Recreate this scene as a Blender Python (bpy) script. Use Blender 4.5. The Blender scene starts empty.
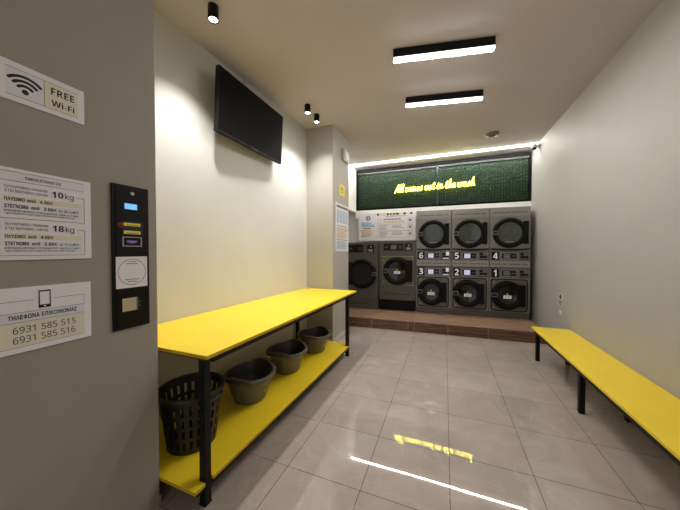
import bpy, bmesh, math, random
from mathutils import Vector, Matrix

random.seed(7)
S = bpy.context.scene
COL = S.collection
PI = math.pi

# ------------------------------------------------------------------ materials
def lin(c):
    return tuple((x / 12.92 if x <= .04045 else ((x + .055) / 1.055) ** 2.4) for x in c)

def rgb(r, g, b):
    return lin((r / 255., g / 255., b / 255.)) + (1.,)

def mat(name, col, rough=.5, metal=0., spec=.5, noise=0., nscale=8., bump=0., bscale=40., emit=None, es=0., coat=0.):
    m = bpy.data.materials.new(name)
    m.use_nodes = True
    nt = m.node_tree
    p = nt.nodes['Principled BSDF']
    p.inputs['Base Color'].default_value = col
    p.inputs['Roughness'].default_value = rough
    p.inputs['Metallic'].default_value = metal
    p.inputs['Specular IOR Level'].default_value = spec
    p.inputs['Coat Weight'].default_value = coat
    if emit:
        p.inputs['Emission Color'].default_value = emit
        p.inputs['Emission Strength'].default_value = es
    tc = None
    if noise or bump:
        tc = nt.nodes.new('ShaderNodeTexCoord')
    if noise:
        n = nt.nodes.new('ShaderNodeTexNoise')
        n.inputs['Scale'].default_value = nscale
        n.inputs['Detail'].default_value = 6
        nt.links.new(tc.outputs['Object'], n.inputs['Vector'])
        r = nt.nodes.new('ShaderNodeMapRange')
        r.inputs['From Min'].default_value = .3
        r.inputs['From Max'].default_value = .7
        r.inputs['To Min'].default_value = 1 - noise
        r.inputs['To Max'].default_value = 1 + noise
        nt.links.new(n.outputs['Fac'], r.inputs['Value'])
        mx = nt.nodes.new('ShaderNodeMix')
        mx.data_type = 'RGBA'
        mx.blend_type = 'MULTIPLY'
        mx.inputs['Factor'].default_value = 1.
        mx.inputs['A'].default_value = col
        nt.links.new(r.outputs['Result'], mx.inputs['B'])
        nt.links.new(mx.outputs['Result'], p.inputs['Base Color'])
    if bump:
        n2 = nt.nodes.new('ShaderNodeTexNoise')
        n2.inputs['Scale'].default_value = bscale
        n2.inputs['Detail'].default_value = 4
        nt.links.new(tc.outputs['Object'], n2.inputs['Vector'])
        b = nt.nodes.new('ShaderNodeBump')
        b.inputs['Strength'].default_value = bump
        b.inputs['Distance'].default_value = .01
        nt.links.new(n2.outputs['Fac'], b.inputs['Height'])
        nt.links.new(b.outputs['Normal'], p.inputs['Normal'])
    return m

def floor_material():
    m = bpy.data.materials.new('porcelain tile')
    m.use_nodes = True
    nt = m.node_tree
    N, L = nt.nodes, nt.links
    p = N['Principled BSDF']
    tc = N.new('ShaderNodeTexCoord')
    mp = N.new('ShaderNodeMapping')
    mp.inputs['Location'].default_value = (-TX, -TY, 0)
    L.new(tc.outputs['Object'], mp.inputs['Vector'])
    br = N.new('ShaderNodeTexBrick')
    br.offset = 0.
    br.squash = 1.
    br.inputs['Scale'].default_value = 1.
    br.inputs['Brick Width'].default_value = .6
    br.inputs['Row Height'].default_value = .6
    br.inputs['Mortar Size'].default_value = .003
    br.inputs['Mortar Smooth'].default_value = .1
    br.inputs['Bias'].default_value = 0.
    br.inputs['Color1'].default_value = rgb(*TILE1)
    br.inputs['Color2'].default_value = rgb(*TILE2)
    br.inputs['Mortar'].default_value = rgb(70, 62, 57)
    L.new(mp.outputs['Vector'], br.inputs['Vector'])
    # marble clouding, stretched
    n = N.new('ShaderNodeTexNoise')
    n.inputs['Scale'].default_value = 2.2
    n.inputs['Detail'].default_value = 9
    n.inputs['Roughness'].default_value = .62
    n.inputs['Distortion'].default_value = .8
    L.new(tc.outputs['Object'], n.inputs['Vector'])
    r = N.new('ShaderNodeMapRange')
    r.inputs['From Min'].default_value = .3
    r.inputs['From Max'].default_value = .72
    r.inputs['To Min'].default_value = .86
    r.inputs['To Max'].default_value = 1.1
    L.new(n.outputs['Fac'], r.inputs['Value'])
    mx = N.new('ShaderNodeMix')
    mx.data_type = 'RGBA'
    mx.blend_type = 'MULTIPLY'
    mx.inputs['Factor'].default_value = 1.
    L.new(br.outputs['Color'], mx.inputs['A'])
    L.new(r.outputs['Result'], mx.inputs['B'])
    # thin pale veins
    v = N.new('ShaderNodeTexNoise')
    v.inputs['Scale'].default_value = 1.3
    v.inputs['Detail'].default_value = 5
    v.inputs['Distortion'].default_value = 1.6
    L.new(tc.outputs['Object'], v.inputs['Vector'])
    sb = N.new('ShaderNodeMath'); sb.operation = 'SUBTRACT'; sb.inputs[1].default_value = .5
    L.new(v.outputs['Fac'], sb.inputs[0])
    ab = N.new('ShaderNodeMath'); ab.operation = 'ABSOLUTE'
    L.new(sb.outputs[0], ab.inputs[0])
    vr = N.new('ShaderNodeMapRange')
    vr.inputs['From Min'].default_value = 0.
    vr.inputs['From Max'].default_value = .018
    vr.inputs['To Min'].default_value = .16
    vr.inputs['To Max'].default_value = 0.
    L.new(ab.outputs[0], vr.inputs['Value'])
    m2 = N.new('ShaderNodeMix')
    m2.data_type = 'RGBA'
    m2.inputs['B'].default_value = rgb(205, 196, 186)
    L.new(vr.outputs['Result'], m2.inputs['Factor'])
    L.new(mx.outputs['Result'], m2.inputs['A'])
    L.new(m2.outputs['Result'], p.inputs['Base Color'])
    rr = N.new('ShaderNodeMapRange')
    rr.inputs['To Min'].default_value = .0
    rr.inputs['To Max'].default_value = .6
    L.new(br.outputs['Fac'], rr.inputs['Value'])
    L.new(rr.outputs['Result'], p.inputs['Roughness'])
    # gentle waviness of the polished surface
    w = N.new('ShaderNodeTexNoise')
    w.inputs['Scale'].default_value = 1.7
    w.inputs['Detail'].default_value = 1
    L.new(tc.outputs['Object'], w.inputs['Vector'])
    bp = N.new('ShaderNodeBump')
    bp.inputs['Strength'].default_value = .04
    bp.inputs['Distance'].default_value = .02
    L.new(w.outputs['Fac'], bp.inputs['Height'])
    b2 = N.new('ShaderNodeBump')
    b2.invert = True
    b2.inputs['Strength'].default_value = .36
    b2.inputs['Distance'].default_value = .003
    L.new(br.outputs['Fac'], b2.inputs['Height'])
    L.new(bp.outputs['Normal'], b2.inputs['Normal'])
    L.new(b2.outputs['Normal'], p.inputs['Normal'])
    p.inputs['Specular IOR Level'].default_value = .75
    return m

def wood_material(name, c1, c2):
    m = bpy.data.materials.new(name)
    m.use_nodes = True
    N, L = m.node_tree.nodes, m.node_tree.links
    p = N['Principled BSDF']
    tc = N.new('ShaderNodeTexCoord')
    mp = N.new('ShaderNodeMapping')
    mp.inputs['Scale'].default_value = (1.2, 14., 14.)
    L.new(tc.outputs['Object'], mp.inputs['Vector'])
    n = N.new('ShaderNodeTexNoise')
    n.inputs['Scale'].default_value = 2.2
    n.inputs['Detail'].default_value = 8
    n.inputs['Distortion'].default_value = 1.2
    L.new(mp.outputs['Vector'], n.inputs['Vector'])
    cr = N.new('ShaderNodeValToRGB')
    cr.color_ramp.elements[0].position = .32
    cr.color_ramp.elements[0].color = rgb(*c1)
    cr.color_ramp.elements[1].position = .66
    cr.color_ramp.elements[1].color = rgb(*c2)
    L.new(n.outputs['Fac'], cr.inputs['Fac'])
    # knots
    mk = N.new('ShaderNodeMapping')
    mk.inputs['Scale'].default_value = (3.5, 9., 9.)
    L.new(tc.outputs['Object'], mk.inputs['Vector'])
    vo = N.new('ShaderNodeTexVoronoi')
    vo.inputs['Scale'].default_value = 1.
    L.new(mk.outputs['Vector'], vo.inputs['Vector'])
    kr = N.new('ShaderNodeMapRange')
    kr.inputs['From Min'].default_value = .06
    kr.inputs['From Max'].default_value = .2
    kr.inputs['To Min'].default_value = .75
    kr.inputs['To Max'].default_value = 0.
    L.new(vo.outputs['Distance'], kr.inputs['Value'])
    mx = N.new('ShaderNodeMix')
    mx.data_type = 'RGBA'
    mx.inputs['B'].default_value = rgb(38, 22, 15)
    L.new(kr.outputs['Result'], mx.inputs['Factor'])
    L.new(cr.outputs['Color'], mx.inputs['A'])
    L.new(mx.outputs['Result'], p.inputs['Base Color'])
    p.inputs['Roughness'].default_value = .55
    return m

def hedge_material():
    m = bpy.data.materials.new('artificial hedge green')
    m.use_nodes = True
    N, L = m.node_tree.nodes, m.node_tree.links
    p = N['Principled BSDF']
    tc = N.new('ShaderNodeTexCoord')
    n = N.new('ShaderNodeTexNoise')
    n.inputs['Scale'].default_value = 24.
    n.inputs['Detail'].default_value = 8
    L.new(tc.outputs['Object'], n.inputs['Vector'])
    cr = N.new('ShaderNodeValToRGB')
    cr.color_ramp.elements[0].position = .3
    cr.color_ramp.elements[0].color = rgb(22, 52, 28)
    cr.color_ramp.elements[1].position = .7
    cr.color_ramp.elements[1].color = rgb(50, 98, 52)
    L.new(n.outputs['Fac'], cr.inputs['Fac'])
    L.new(cr.outputs['Color'], p.inputs['Base Color'])
    p.inputs['Roughness'].default_value = .7
    return m

TX, TY = .0448, 1.8177          # tile grid origin
TILE1, TILE2 = (171, 159, 150), (165, 153, 145)

M = {}
M['floor'] = floor_material()
M['wall_light'] = mat('warm white plaster', rgb(207, 206, 201), .75, noise=.02, nscale=3, bump=.05, bscale=90)
M['wall_right'] = mat('pale grey plaster', rgb(182, 179, 175), .6, noise=.02, nscale=3)
M['wall_grey'] = mat('taupe grey plaster', rgb(160, 153, 143), .7, noise=.03, nscale=4)
M['column'] = mat('greige column paint', rgb(180, 176, 167), .65, noise=.02, nscale=3)
M['white'] = mat('white paint', rgb(240, 239, 235), .55, noise=.01)
M['ceiling'] = mat('matt ceiling paint', rgb(200, 194, 194), .85, noise=.02, nscale=1.5)
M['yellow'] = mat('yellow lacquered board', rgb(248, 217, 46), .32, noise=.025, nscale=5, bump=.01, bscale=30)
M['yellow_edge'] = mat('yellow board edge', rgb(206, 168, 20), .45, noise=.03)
M['black'] = mat('black powder coated steel', rgb(11, 11, 11), .5, spec=.25, noise=.05)
M['black_gloss'] = mat('black gloss', rgb(6, 6, 7), .3, spec=.3, noise=.03)
M['screen'] = mat('dark screen glass', rgb(5, 5, 5), .5, spec=.08, noise=.02)
M['bezel'] = mat('black plastic bezel', rgb(10, 10, 11), .5, spec=.3, noise=.03)
M['rubber'] = mat('black rubber', rgb(14, 14, 14), .6, noise=.04)
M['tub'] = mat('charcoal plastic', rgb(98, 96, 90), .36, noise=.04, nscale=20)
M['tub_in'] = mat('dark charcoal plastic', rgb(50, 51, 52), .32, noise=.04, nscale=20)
M['basket'] = mat('black plastic basket', rgb(28, 27, 26), .45, noise=.04, nscale=20)
M['ring'] = mat('satin black ring', rgb(6, 6, 6), .5, spec=.22, noise=.03)
M['steel'] = mat('brushed grey steel', rgb(138, 137, 132), .38, metal=.35, noise=.03, nscale=6)
M['steel_light'] = mat('light grey steel', rgb(156, 154, 149), .4, metal=.3, noise=.03, nscale=6)
M['steel_dark'] = mat('dark grey steel', rgb(92, 90, 83), .42, metal=.35, noise=.04, nscale=6)
M['olive'] = mat('olive grey steel', rgb(104, 102, 90), .42, metal=.3, noise=.05, nscale=5)
M['grey_plastic'] = mat('grey plastic', rgb(104, 103, 99), .5, noise=.03)
M['glass_dark'] = mat('dark door glass', rgb(20, 22, 22), .08, noise=.05, coat=.3)
M['glass_mid'] = mat('grey door glass', rgb(66, 72, 70), .1, noise=.22, nscale=9, coat=.3)
M['display'] = mat('dark display', rgb(16, 17, 20), .15, noise=.02)
M['lit'] = mat('lit display', rgb(180, 184, 205), .3, noise=.02, emit=rgb(190, 195, 225), es=.45)
M['dim'] = mat('dim display', rgb(110, 114, 118), .3, noise=.02)
M['paper'] = mat('white printed panel', rgb(240, 236, 240), .4, noise=.01)
M['paper_blue'] = mat('pale blue print', rgb(228, 229, 237), .4, noise=.01)
M['paper_cream'] = mat('pale cream print', rgb(234, 226, 204), .4, noise=.01)
M['ink'] = mat('black ink', rgb(22, 22, 24), .5, noise=.01)
M['ink_grey'] = mat('grey ink', rgb(96, 95, 98), .5, noise=.01)
M['ink_blue'] = mat('pale blue ink', rgb(140, 176, 200), .5, noise=.01)
M['ink_blue_dark'] = mat('blue ink', rgb(84, 112, 140), .5, noise=.01)
M['ink_orange'] = mat('ochre ink', rgb(206, 172, 120), .5, noise=.01)
M['ink_cream'] = mat('cream block print', rgb(226, 218, 186), .5, noise=.01)
M['bright'] = mat('white card with added glow', rgb(240, 240, 240), .4, noise=.01, emit=rgb(255, 255, 255), es=.15)  # faint glow added to brighten stickers, numerals and tags; none is a lamp
M['warn'] = mat('yellow warning sticker', rgb(222, 196, 50), .45, noise=.02)
M['note'] = mat('yellow paper', rgb(242, 224, 70), .55, noise=.02)
M['lcd'] = mat('blue lit lcd', rgb(120, 190, 240), .3, noise=.02, emit=rgb(120, 196, 250), es=.55)
M['red'] = mat('red plastic', rgb(122, 26, 38), .4, noise=.02)
M['navy'] = mat('navy plastic', rgb(22, 22, 50), .4, noise=.02)
M['violet'] = mat('violet lit slot', rgb(120, 90, 170), .4, noise=.02, emit=rgb(150, 110, 200), es=.25)
M['beige'] = mat('beige tray', rgb(200, 184, 148), .5, noise=.03)
M['silver'] = mat('silver metal', rgb(190, 190, 190), .3, metal=.8, noise=.02)
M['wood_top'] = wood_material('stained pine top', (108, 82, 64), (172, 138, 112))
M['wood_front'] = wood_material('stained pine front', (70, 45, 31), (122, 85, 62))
M['hedge'] = hedge_material()
M['wire'] = mat('dark wire', rgb(8, 16, 11), .5, noise=.03)
M['frame_black'] = mat('black aluminium', rgb(4, 5, 6), .6, spec=.15, noise=.03)
M['frame_grey'] = mat('grey aluminium', rgb(64, 67, 65), .5, noise=.03)
M['mullion'] = mat('slate aluminium', rgb(40, 50, 54), .4, metal=.3, noise=.03)
M['neon'] = mat('yellow neon tube', rgb(255, 240, 90), .3, noise=.001, emit=(1., .83, .075, 1.), es=17.)
M['strip'] = mat('white led strip', rgb(255, 255, 250), .3, noise=.001, emit=(1., .985, .95, 1.), es=105.)
M['diffuser'] = mat('lamp diffuser', rgb(255, 255, 255), .3, noise=.001, emit=(1., .965, .955, 1.), es=110.)
M['diffuser_side'] = mat('lamp diffuser side', rgb(255, 255, 255), .3, noise=.001, emit=(1., .965, .955, 1.), es=2.5)
M['spot_glow'] = mat('spot lens', rgb(255, 255, 255), .3, noise=.001, emit=(1., .97, .92, 1.), es=14.)
M['offwhite'] = mat('off white plastic', rgb(214, 210, 200), .45, noise=.01)
M['detector'] = mat('grey detector plastic', rgb(128, 124, 118), .5, noise=.02)
M['drum'] = mat('perforated steel drum', rgb(90, 94, 94), .3, metal=.7, noise=.3, nscale=30)

# ------------------------------------------------------------------ mesh builder
class MB:
    def __init__(s, *mats):
        s.bm = bmesh.new()
        s.mats = list(mats)

    def mi(s, m):
        if m is None:
            return 0
        if m not in s.mats:
            s.mats.append(m)
        return s.mats.index(m)

    def face(s, pts, m=None):
        vs = [s.bm.verts.new(p) for p in pts]
        f = s.bm.faces.new(vs)
        f.material_index = s.mi(m)
        return f

    def box(s, x0, x1, y0, y1, z0, z1, m=None, bev=0., seg=2, rot=None):
        c = bmesh.new()
        bmesh.ops.create_cube(c, size=1.)
        for v in c.verts:
            v.co = Vector(((x0 + x1) / 2 + v.co.x * (x1 - x0), (y0 + y1) / 2 + v.co.y * (y1 - y0), (z0 + z1) / 2 + v.co.z * (z1 - z0)))
        if bev:
            bmesh.ops.bevel(c, geom=list(c.edges), offset=bev, segments=seg, affect='EDGES', profile=.5)
        if rot:
            c.transform(rot)
        s.merge(c, m)
        return s

    def merge(s, c, m=None):
        k = s.mi(m)
        mp = {}
        for v in c.verts:
            mp[v] = s.bm.verts.new(v.co)
        for f in c.faces:
            try:
                nf = s.bm.faces.new([mp[v] for v in f.verts])
                nf.material_index = k
                nf.smooth = f.smooth
            except ValueError:
                pass
        c.free()

    def lathe(s, prof, n=40, m=None, axis='z', c=(0, 0, 0), fz=None, fr=None, smooth=True, close=False, a0=0., a1=None):
        """prof: list of (r, h). axis = direction of h. fz(h, angle, i) adds to h; fr scales r."""
        k = s.mi(m)
        full = a1 is None
        a1 = 2 * PI if full else a1
        rings = []
        cnt = n if full else n + 1
        for i, (r, h) in enumerate(prof):
            ring = []
            for j in range(cnt):
                a = a0 + (a1 - a0) * j / n
                hh = h + (fz(i, a) if fz else 0.)
                rr = r * (fr(i, a) if fr else 1.)
                u, w = rr * math.cos(a), rr * math.sin(a)
                p = (u, w, hh) if axis == 'z' else ((u, hh, w) if axis == 'y' else (hh, u, w))
                ring.append(s.bm.verts.new((p[0] + c[0], p[1] + c[1], p[2] + c[2])))
            rings.append(ring)
        pairs = list(zip(rings[:-1], rings[1:]))
        if close:
            pairs.append((rings[-1], rings[0]))
        for A, B in pairs:
            for j in range(cnt if full else cnt - 1):
                q = [A[j], A[(j + 1) % cnt], B[(j + 1) % cnt], B[j]]
                try:
                    f = s.bm.faces.new(q)
                    f.material_index = k
                    f.smooth = smooth
                except ValueError:
                    pass
        return rings

    def disc(s, r, c, axis='y', n=40, m=None, ry=None):
        pts = []
        ry = ry or r
        for j in range(n):
            a = 2 * PI * j / n
            u, w = r * math.cos(a), ry * math.sin(a)
            p = (u, w, 0) if axis == 'z' else ((u, 0, w) if axis == 'y' else (0, u, w))
            pts.append((p[0] + c[0], p[1] + c[1], p[2] + c[2]))
        return s.face(pts, m)

    def tube(s, pts, r, m=None, n=8, closed=False):
        k = s.mi(m)
        P = [Vector(p) for p in pts]
        rings = []
        up = None
        for i, p in enumerate(P):
            if closed:
                t = (P[(i + 1) % len(P)] - P[i - 1]).normalized()
            else:
                t = (P[min(i + 1, len(P) - 1)] - P[max(i - 1, 0)]).normalized()
            if up is None:
                up = Vector((0, 0, 1)) if abs(t.z) < .9 else Vector((0, 1, 0))
            x = t.cross(up)
            if x.length < 1e-5:
                x = t.orthogonal()
            x.normalize()
            y = x.cross(t).normalized()
            up = y
            rings.append([s.bm.verts.new(p + x * (r * math.cos(2 * PI * j / n)) + y * (r * math.sin(2 * PI * j / n))) for j in range(n)])
        L = list(zip(rings[:-1], rings[1:]))
        if closed:
            L.append((rings[-1], rings[0]))
        for A, B in L:
            for j in range(n):
                f = s.bm.faces.new([A[j], A[(j + 1) % n], B[(j + 1) % n], B[j]])
                f.smooth = True
                f.material_index = k
        if not closed:
            for R in (rings[0], rings[-1]):
                try:
                    f = s.bm.faces.new(R)
                    f.material_index = k
                except ValueError:
                    pass
        return s

    def prism(s, poly, h0, h1, m=None, axis='y'):
        def P(u, w, h):
            return (u, h, w) if axis == 'y' else ((u, w, h) if axis == 'z' else (h, u, w))
        k = s.mi(m)
        A = [s.bm.verts.new(P(u, w, h0)) for u, w in poly]
        B = [s.bm.verts.new(P(u, w, h1)) for u, w in poly]
        fs = [s.bm.faces.new(A), s.bm.faces.new(B)]
        n = len(poly)
        for i in range(n):
            fs.append(s.bm.faces.new([A[i], A[(i + 1) % n], B[(i + 1) % n], B[i]]))
        for f in fs:
            f.material_index = k
        return s

    def build(s, name, parent=None, loc=None, rotz=0., recalc=True):
        if recalc:
            bmesh.ops.recalc_face_normals(s.bm, faces=list(s.bm.faces))
        me = bpy.data.meshes.new(name)
        s.bm.to_mesh(me)
        s.bm.free()
        for m in s.mats:
            me.materials.append(m)
        o = bpy.data.objects.new(name, me)
        COL.objects.link(o)
        if parent:
            o.parent = parent
        if loc:
            o.location = loc
        o.rotation_euler.z = rotz
        return o

def thing(name, label, cat, loc=(0, 0, 0), rotz=0., group=None):
    o = bpy.data.objects.new(name, None)
    o.empty_display_size = .1
    COL.objects.link(o)
    o.location = loc
    o.rotation_euler.z = rotz
    return tag(o, label, cat, group)

def tag(o, label=None, cat=None, group=None, kind=None):
    if label: o['label'] = label
    if cat: o['category'] = cat
    if group: o['group'] = group
    if kind: o['kind'] = kind
    return o

def struct(o):
    o['kind'] = 'structure'
    return o

# ------------------------------------------------------------------ lettering (flat outlines of real characters)
def glyphs(body, bold=0.):
    cu = bpy.data.curves.new('txt', 'FONT')
    cu.body = body
    cu.size = 1.
    cu.resolution_u = 3
    cu.offset = bold
    ob = bpy.data.objects.new('txt', cu)
    COL.objects.link(ob)
    dg = bpy.context.evaluated_depsgraph_get()
    me = bpy.data.meshes.new_from_object(ob.evaluated_get(dg))
    vs = [tuple(v.co) for v in me.vertices]
    fs = [tuple(p.vertices) for p in me.polygons]
    bpy.data.objects.remove(ob)
    bpy.data.curves.remove(cu)
    bpy.data.meshes.remove(me)
    return vs, fs

def sans(t, bold=True):
    """the same characters as upright sans-serif forms"""
    U, D, N_ = (0x1D5D4, 0x1D5EE, 0x1D7EC) if bold else (0x1D5A0, 0x1D5BA, 0x1D7E2)
    out = ''
    for c in t:
        o = ord(c)
        if 'A' <= c <= 'Z': out += chr(U + o - 65)
        elif 'a' <= c <= 'z': out += chr(D + o - 97)
        elif '0' <= c <= '9': out += chr(N_ + o - 48)
        elif bold and 0x391 <= o <= 0x3A9: out += chr(0x1D756 + (o - 0x391 if o <= 0x3A1 else o - 0x391))
        elif bold and c in 'από': out += {'α': chr(0x1D770), 'π': chr(0x1D77F), 'ό': chr(0x1D77E)}[c]
        else: out += c
    return out

def letter(mb, body, u0, u1, v0, v1, plane, m, bold=0., fit='both'):
    """write body inside the rectangle; plane(u, v) -> 3-D point"""
    vs, fs = glyphs(body, bold)
    if not vs:
        return
    xs = [v[0] for v in vs]; ys = [v[1] for v in vs]
    x0, x1, y0, y1 = min(xs), max(xs), min(ys), max(ys)
    su = (u1 - u0) / (x1 - x0)
    sv = (v1 - v0) / (y1 - y0)
    if fit == 'height': su = sv
    if fit == 'width': sv = su
    k = mb.mi(m)
    bv = [mb.bm.verts.new(plane(u0 + (x - x0) * su, v0 + (y - y0) * sv)) for x, y, _ in vs]
    for f in fs:
        try:
            nf = mb.bm.faces.new([bv[i] for i in f])
            nf.material_index = k
        except ValueError:
            pass

def rect(mb, u0, u1, v0, v1, plane, m):
    mb.face([plane(u0, v0), plane(u1, v0), plane(u1, v1), plane(u0, v1)], m)

def line(mb, pts, w, plane, m):
    for (a, b), (c, d) in zip(pts[:-1], pts[1:]):
        dx, dy = c - a, d - b
        l = math.hypot(dx, dy)
        nx, ny = -dy / l * w / 2, dx / l * w / 2
        mb.face([plane(a + nx, b + ny), plane(a - nx, b - ny), plane(c - nx, d - ny), plane(c + nx, d + ny)], m)

def ring2(mb, cu, cv, r0, r1, plane, m, a0=0., a1=2 * PI, n=48):
    for i in range(n):
        a, b = a0 + (a1 - a0) * i / n, a0 + (a1 - a0) * (i + 1) / n
        q = [(cu + r * math.cos(t), cv + r * math.sin(t)) for r, t in ((r0, a), (r1, a), (r1, b), (r0, b))]
        if r0 == 0:
            q = q[1:] if False else [(cu, cv), q[1], q[2]]
        mb.face([plane(*p) for p in q], m)

# ------------------------------------------------------------------ the room
ZC = 4.0
XR = 1.835
YB = 7.40                       # back wall
XK, YK = -1.80, 1.235           # kiosk wall face and its end
Y0 = -2.2                       # room reaches behind the camera

def wl(y):                      # long left wall plane (very slightly out of square)
    return -2.60 + (y - 1.24) * (.16 / 3.26)

b = MB(M['floor']); b.box(-3.6, XR + .15, Y0, YB + .15, -.1, 0)
struct(b.build('floor'))
b = MB(M['ceiling']); b.box(-3.6, XR + .15, Y0, YB + .15, ZC, ZC + .1)
struct(b.build('ceiling'))
b = MB(M['wall_right']); b.box(XR, XR + .15, Y0, YB + .15, 0, ZC)
struct(b.build('wall_right'))
b = MB(M['wall_light'])
b.prism([(wl(1.24), 1.24), (wl(4.6), 4.6), (wl(4.6) - .3, 4.6), (wl(1.24) - .3, 1.24)], 0, ZC, axis='z')
struct(b.build('wall_left'))
b = MB(M['wall_grey']); b.box(-3.0, XK, Y0, YK, 0, ZC, bev=.006)
struct(b.build('wall_front_left'))
b = MB(M['column']); b.box(-2.75, -1.905, 4.52, 5.38, 0, ZC, bev=.004)
struct(b.build('wall_column'))
b = MB(M['white']); b.box(-3.6, XR + .15, YB, YB + .15, 0, ZC)
struct(b.build('wall_back'))
b = MB(M['wall_light']); b.box(-3.6, -3.4, 4.5, YB, 0, ZC)
struct(b.build('wall_niche'))
b = MB(M['white']); b.box(-3.4, -2.36, 5.40, YB, 2.80, ZC)       # bulkhead left of the hedge
struct(b.build('trim_1'))
b = MB(M['white']); b.box(-2.355, XR, YB - .125, YB, 2.60, 2.838)    # white ledge under the hedge
struct(b.build('trim_2'))
b = MB(M['offwhite']); b.box(-1.904, -1.892, 4.52, 5.38, 0, .085)
b.box(-2.45, -1.905, 4.508, 4.519, 0, .085)
struct(b.build('baseboard_column'))
b = MB(M['wall_grey']); b.box(XK, XK + .01, Y0, YK, 0, .06)
struct(b.build('baseboard_left'))

# ------------------------------------------------------------------ ceiling lamps
def bar_lamp(cx, cy, ang, L, label):
    t = thing('ceiling_bar_lamp', label, 'ceiling light', (cx, cy, ZC), ang, 'linear ceiling lamps')
    h = L / 2
    b = MB(M['black']); b.box(-h, h, -.036, .036, -.092, -.001, bev=.003)
    b.build('housing', t)
    b = MB(M['diffuser_side'])
    b.box(-h + .002, h - .002, -.034, .034, -.116, -.093, bev=.005)
    b.box(-h + .008, h - .008, -.029, .029, -.1175, -.1162, m=M['diffuser'])
    b.build('diffuser', t)
bar_lamp(-.040, 3.225, .195, 1.068, 'black linear ceiling lamp with glowing underside, the nearer and larger of two')
bar_lamp(-.037, 4.25, .188, 1.068, 'black linear ceiling lamp with glowing underside, the farther one toward the washers')

def spot(cx, cy, label, power):
    t = thing('ceiling_spotlight', label, 'spotlight', (cx, cy, ZC), 0, 'cylinder ceiling spotlights')
    b = MB(M['black'])
    b.lathe([(.001, -.001), (.047, -.001), (.047, -.128), (.044, -.13), (.039, -.127), (.039, -.11)], 32)
    b.build('housing', t)
    b = MB(M['spot_glow']); b.lathe([(.0005, -.120), (.038, -.120), (.038, -.112), (.0005, -.112)], 28)
    b.build('lens', t)
    la = bpy.data.lights.new('spot', 'SPOT')
    la.energy = power
    la.spot_size = math.radians(104)
    la.spot_blend = .75
    la.shadow_soft_size = .045
    la.color = (1, .975, .94)
    o = bpy.data.objects.new('spot_lamp', la)
    COL.objects.link(o)
    o.parent = t
    o.location = (0, 0, -.14)
SPOT = 115
spot(-2.03, 1.945, 'black cylinder ceiling spotlight nearest the camera, above the television', SPOT)
spot(-2.02, 3.78, 'black cylinder ceiling spotlight by the left wall, middle of the three', SPOT * .6)
spot(-2.02, 4.10, 'black cylinder ceiling spotlight farthest back, just in front of the column', SPOT * .45)

b = MB(M['strip']); b.box(-2.355, XR - .005, 6.908, 6.930, ZC - .016, ZC - .001)
tag(b.build('led_strip'), 'white glowing led strip running across the ceiling before the green panel', 'led strip')

# smoke detector
t = thing('smoke_detector', 'small round grey detector on the ceiling near the back', 'smoke detector', (.856, 6.02, ZC))
b = MB(M['detector']); b.lathe([(.001, -.001), (.12, -.001), (.12, -.02), (.11, -.035), (.001, -.037)], 36)
b.build('base', t)
b = MB(M['grey_plastic']); b.lathe([(.06, -.0375), (.06, -.046), (.05, -.052), (.001, -.054)], 28)
b.build('sensor_head', t)

# security camera in the corner
t = thing('security_camera', 'small white dome security camera high on the right wall by the led strip', 'security camera', (XR, 6.80, 3.91))
b = MB(M['offwhite']); b.box(-.03, -.001, -.05, .05, -.045, .045, bev=.008)
b.build('bracket', t)
b = MB(M['offwhite']); b.lathe([(.001, -.03), (.045, -.03), (.055, -.02), (.055, .03), (.03, .05), (.001, .05)], 24, axis='z', c=(-.086, 0, 0))
b.build('housing', t)
b = MB(M['black_gloss']); b.lathe([(.045, -.031), (.042, -.05), (.03, -.065), (.001, -.072)], 24, c=(-.086, 0, 0))
b.build('lens_dome', t)

# white box on the column
t = thing('alarm_box', 'small off-white alarm box mounted high on the side of the column', 'alarm box', (-1.904, 5.14, 3.62))
b = MB(M['offwhite']); b.box(.001, .055, -.15, .15, -.115, .115, bev=.012)
b.build('case', t)
b = MB(M['offwhite']); b.box(-.0005, .0008, -.13, .13, -.1, .1)
b.build('wall_mount', t)
b = MB(M['white']); b.box(.0555, .064, -.1, .1, -.07, .07, bev=.004)
b.build('front_cover', t)

# ------------------------------------------------------------------ television
tv = thing('television', 'flat black television mounted high on the left wall', 'television', (-2.36, 2.93, 3.41))
tilt = Matrix.Rotation(math.radians(3.0), 4, 'Y')
b = MB(M['bezel']); b.box(-.035, .02, -.63, .63, -.36, .36, bev=.008)
b.box(-.075, -.035, -.5, .5, -.3, .2, bev=.015)
o = b.build('case', tv); o.matrix_basis = tilt
b = MB(M['screen']); b.box(.0201, .0212, -.617, .617, -.335, .348)
o = b.build('screen', tv); o.matrix_basis = tilt
b = MB(M['grey_plastic']); b.box(.0201, .0225, -.06, .06, -.354, -.344)
o = b.build('logo_bar', tv); o.matrix_basis = tilt
b = MB(M['black']); b.box(wl(2.9) + .36 * 0 + 2.36, -.076, -.25, .25, -.2, .2, bev=.004)
b.build('wall_mount', tv)

yy = 2.93
b = MB(M['offwhite']); b.box(wl(yy) + .001, wl(yy) + .022, yy - .013, yy + .013, 3.64, ZC - .001, bev=.003)
tag(b.build('cable_trunking'), 'thin pale cable trunking running from the television up to the ceiling', 'cable trunking')

# ------------------------------------------------------------------ signs on the grey wall at left
def kplane(off):
    return lambda u, v: (XK + off, u, v)

def sign_panel(x0, u0, u1, v0, v1, name, label, cat='sign'):
    t = thing(name, label, cat, (0, 0, 0))
    b = MB(M['paper']); b.box(XK + .001, XK + .008, u0, u1, v0, v1, bev=.001, seg=1)
    b.build('panel', t)
    return t
P1 = kplane(.0086); P2 = kplane(.0092)

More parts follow.
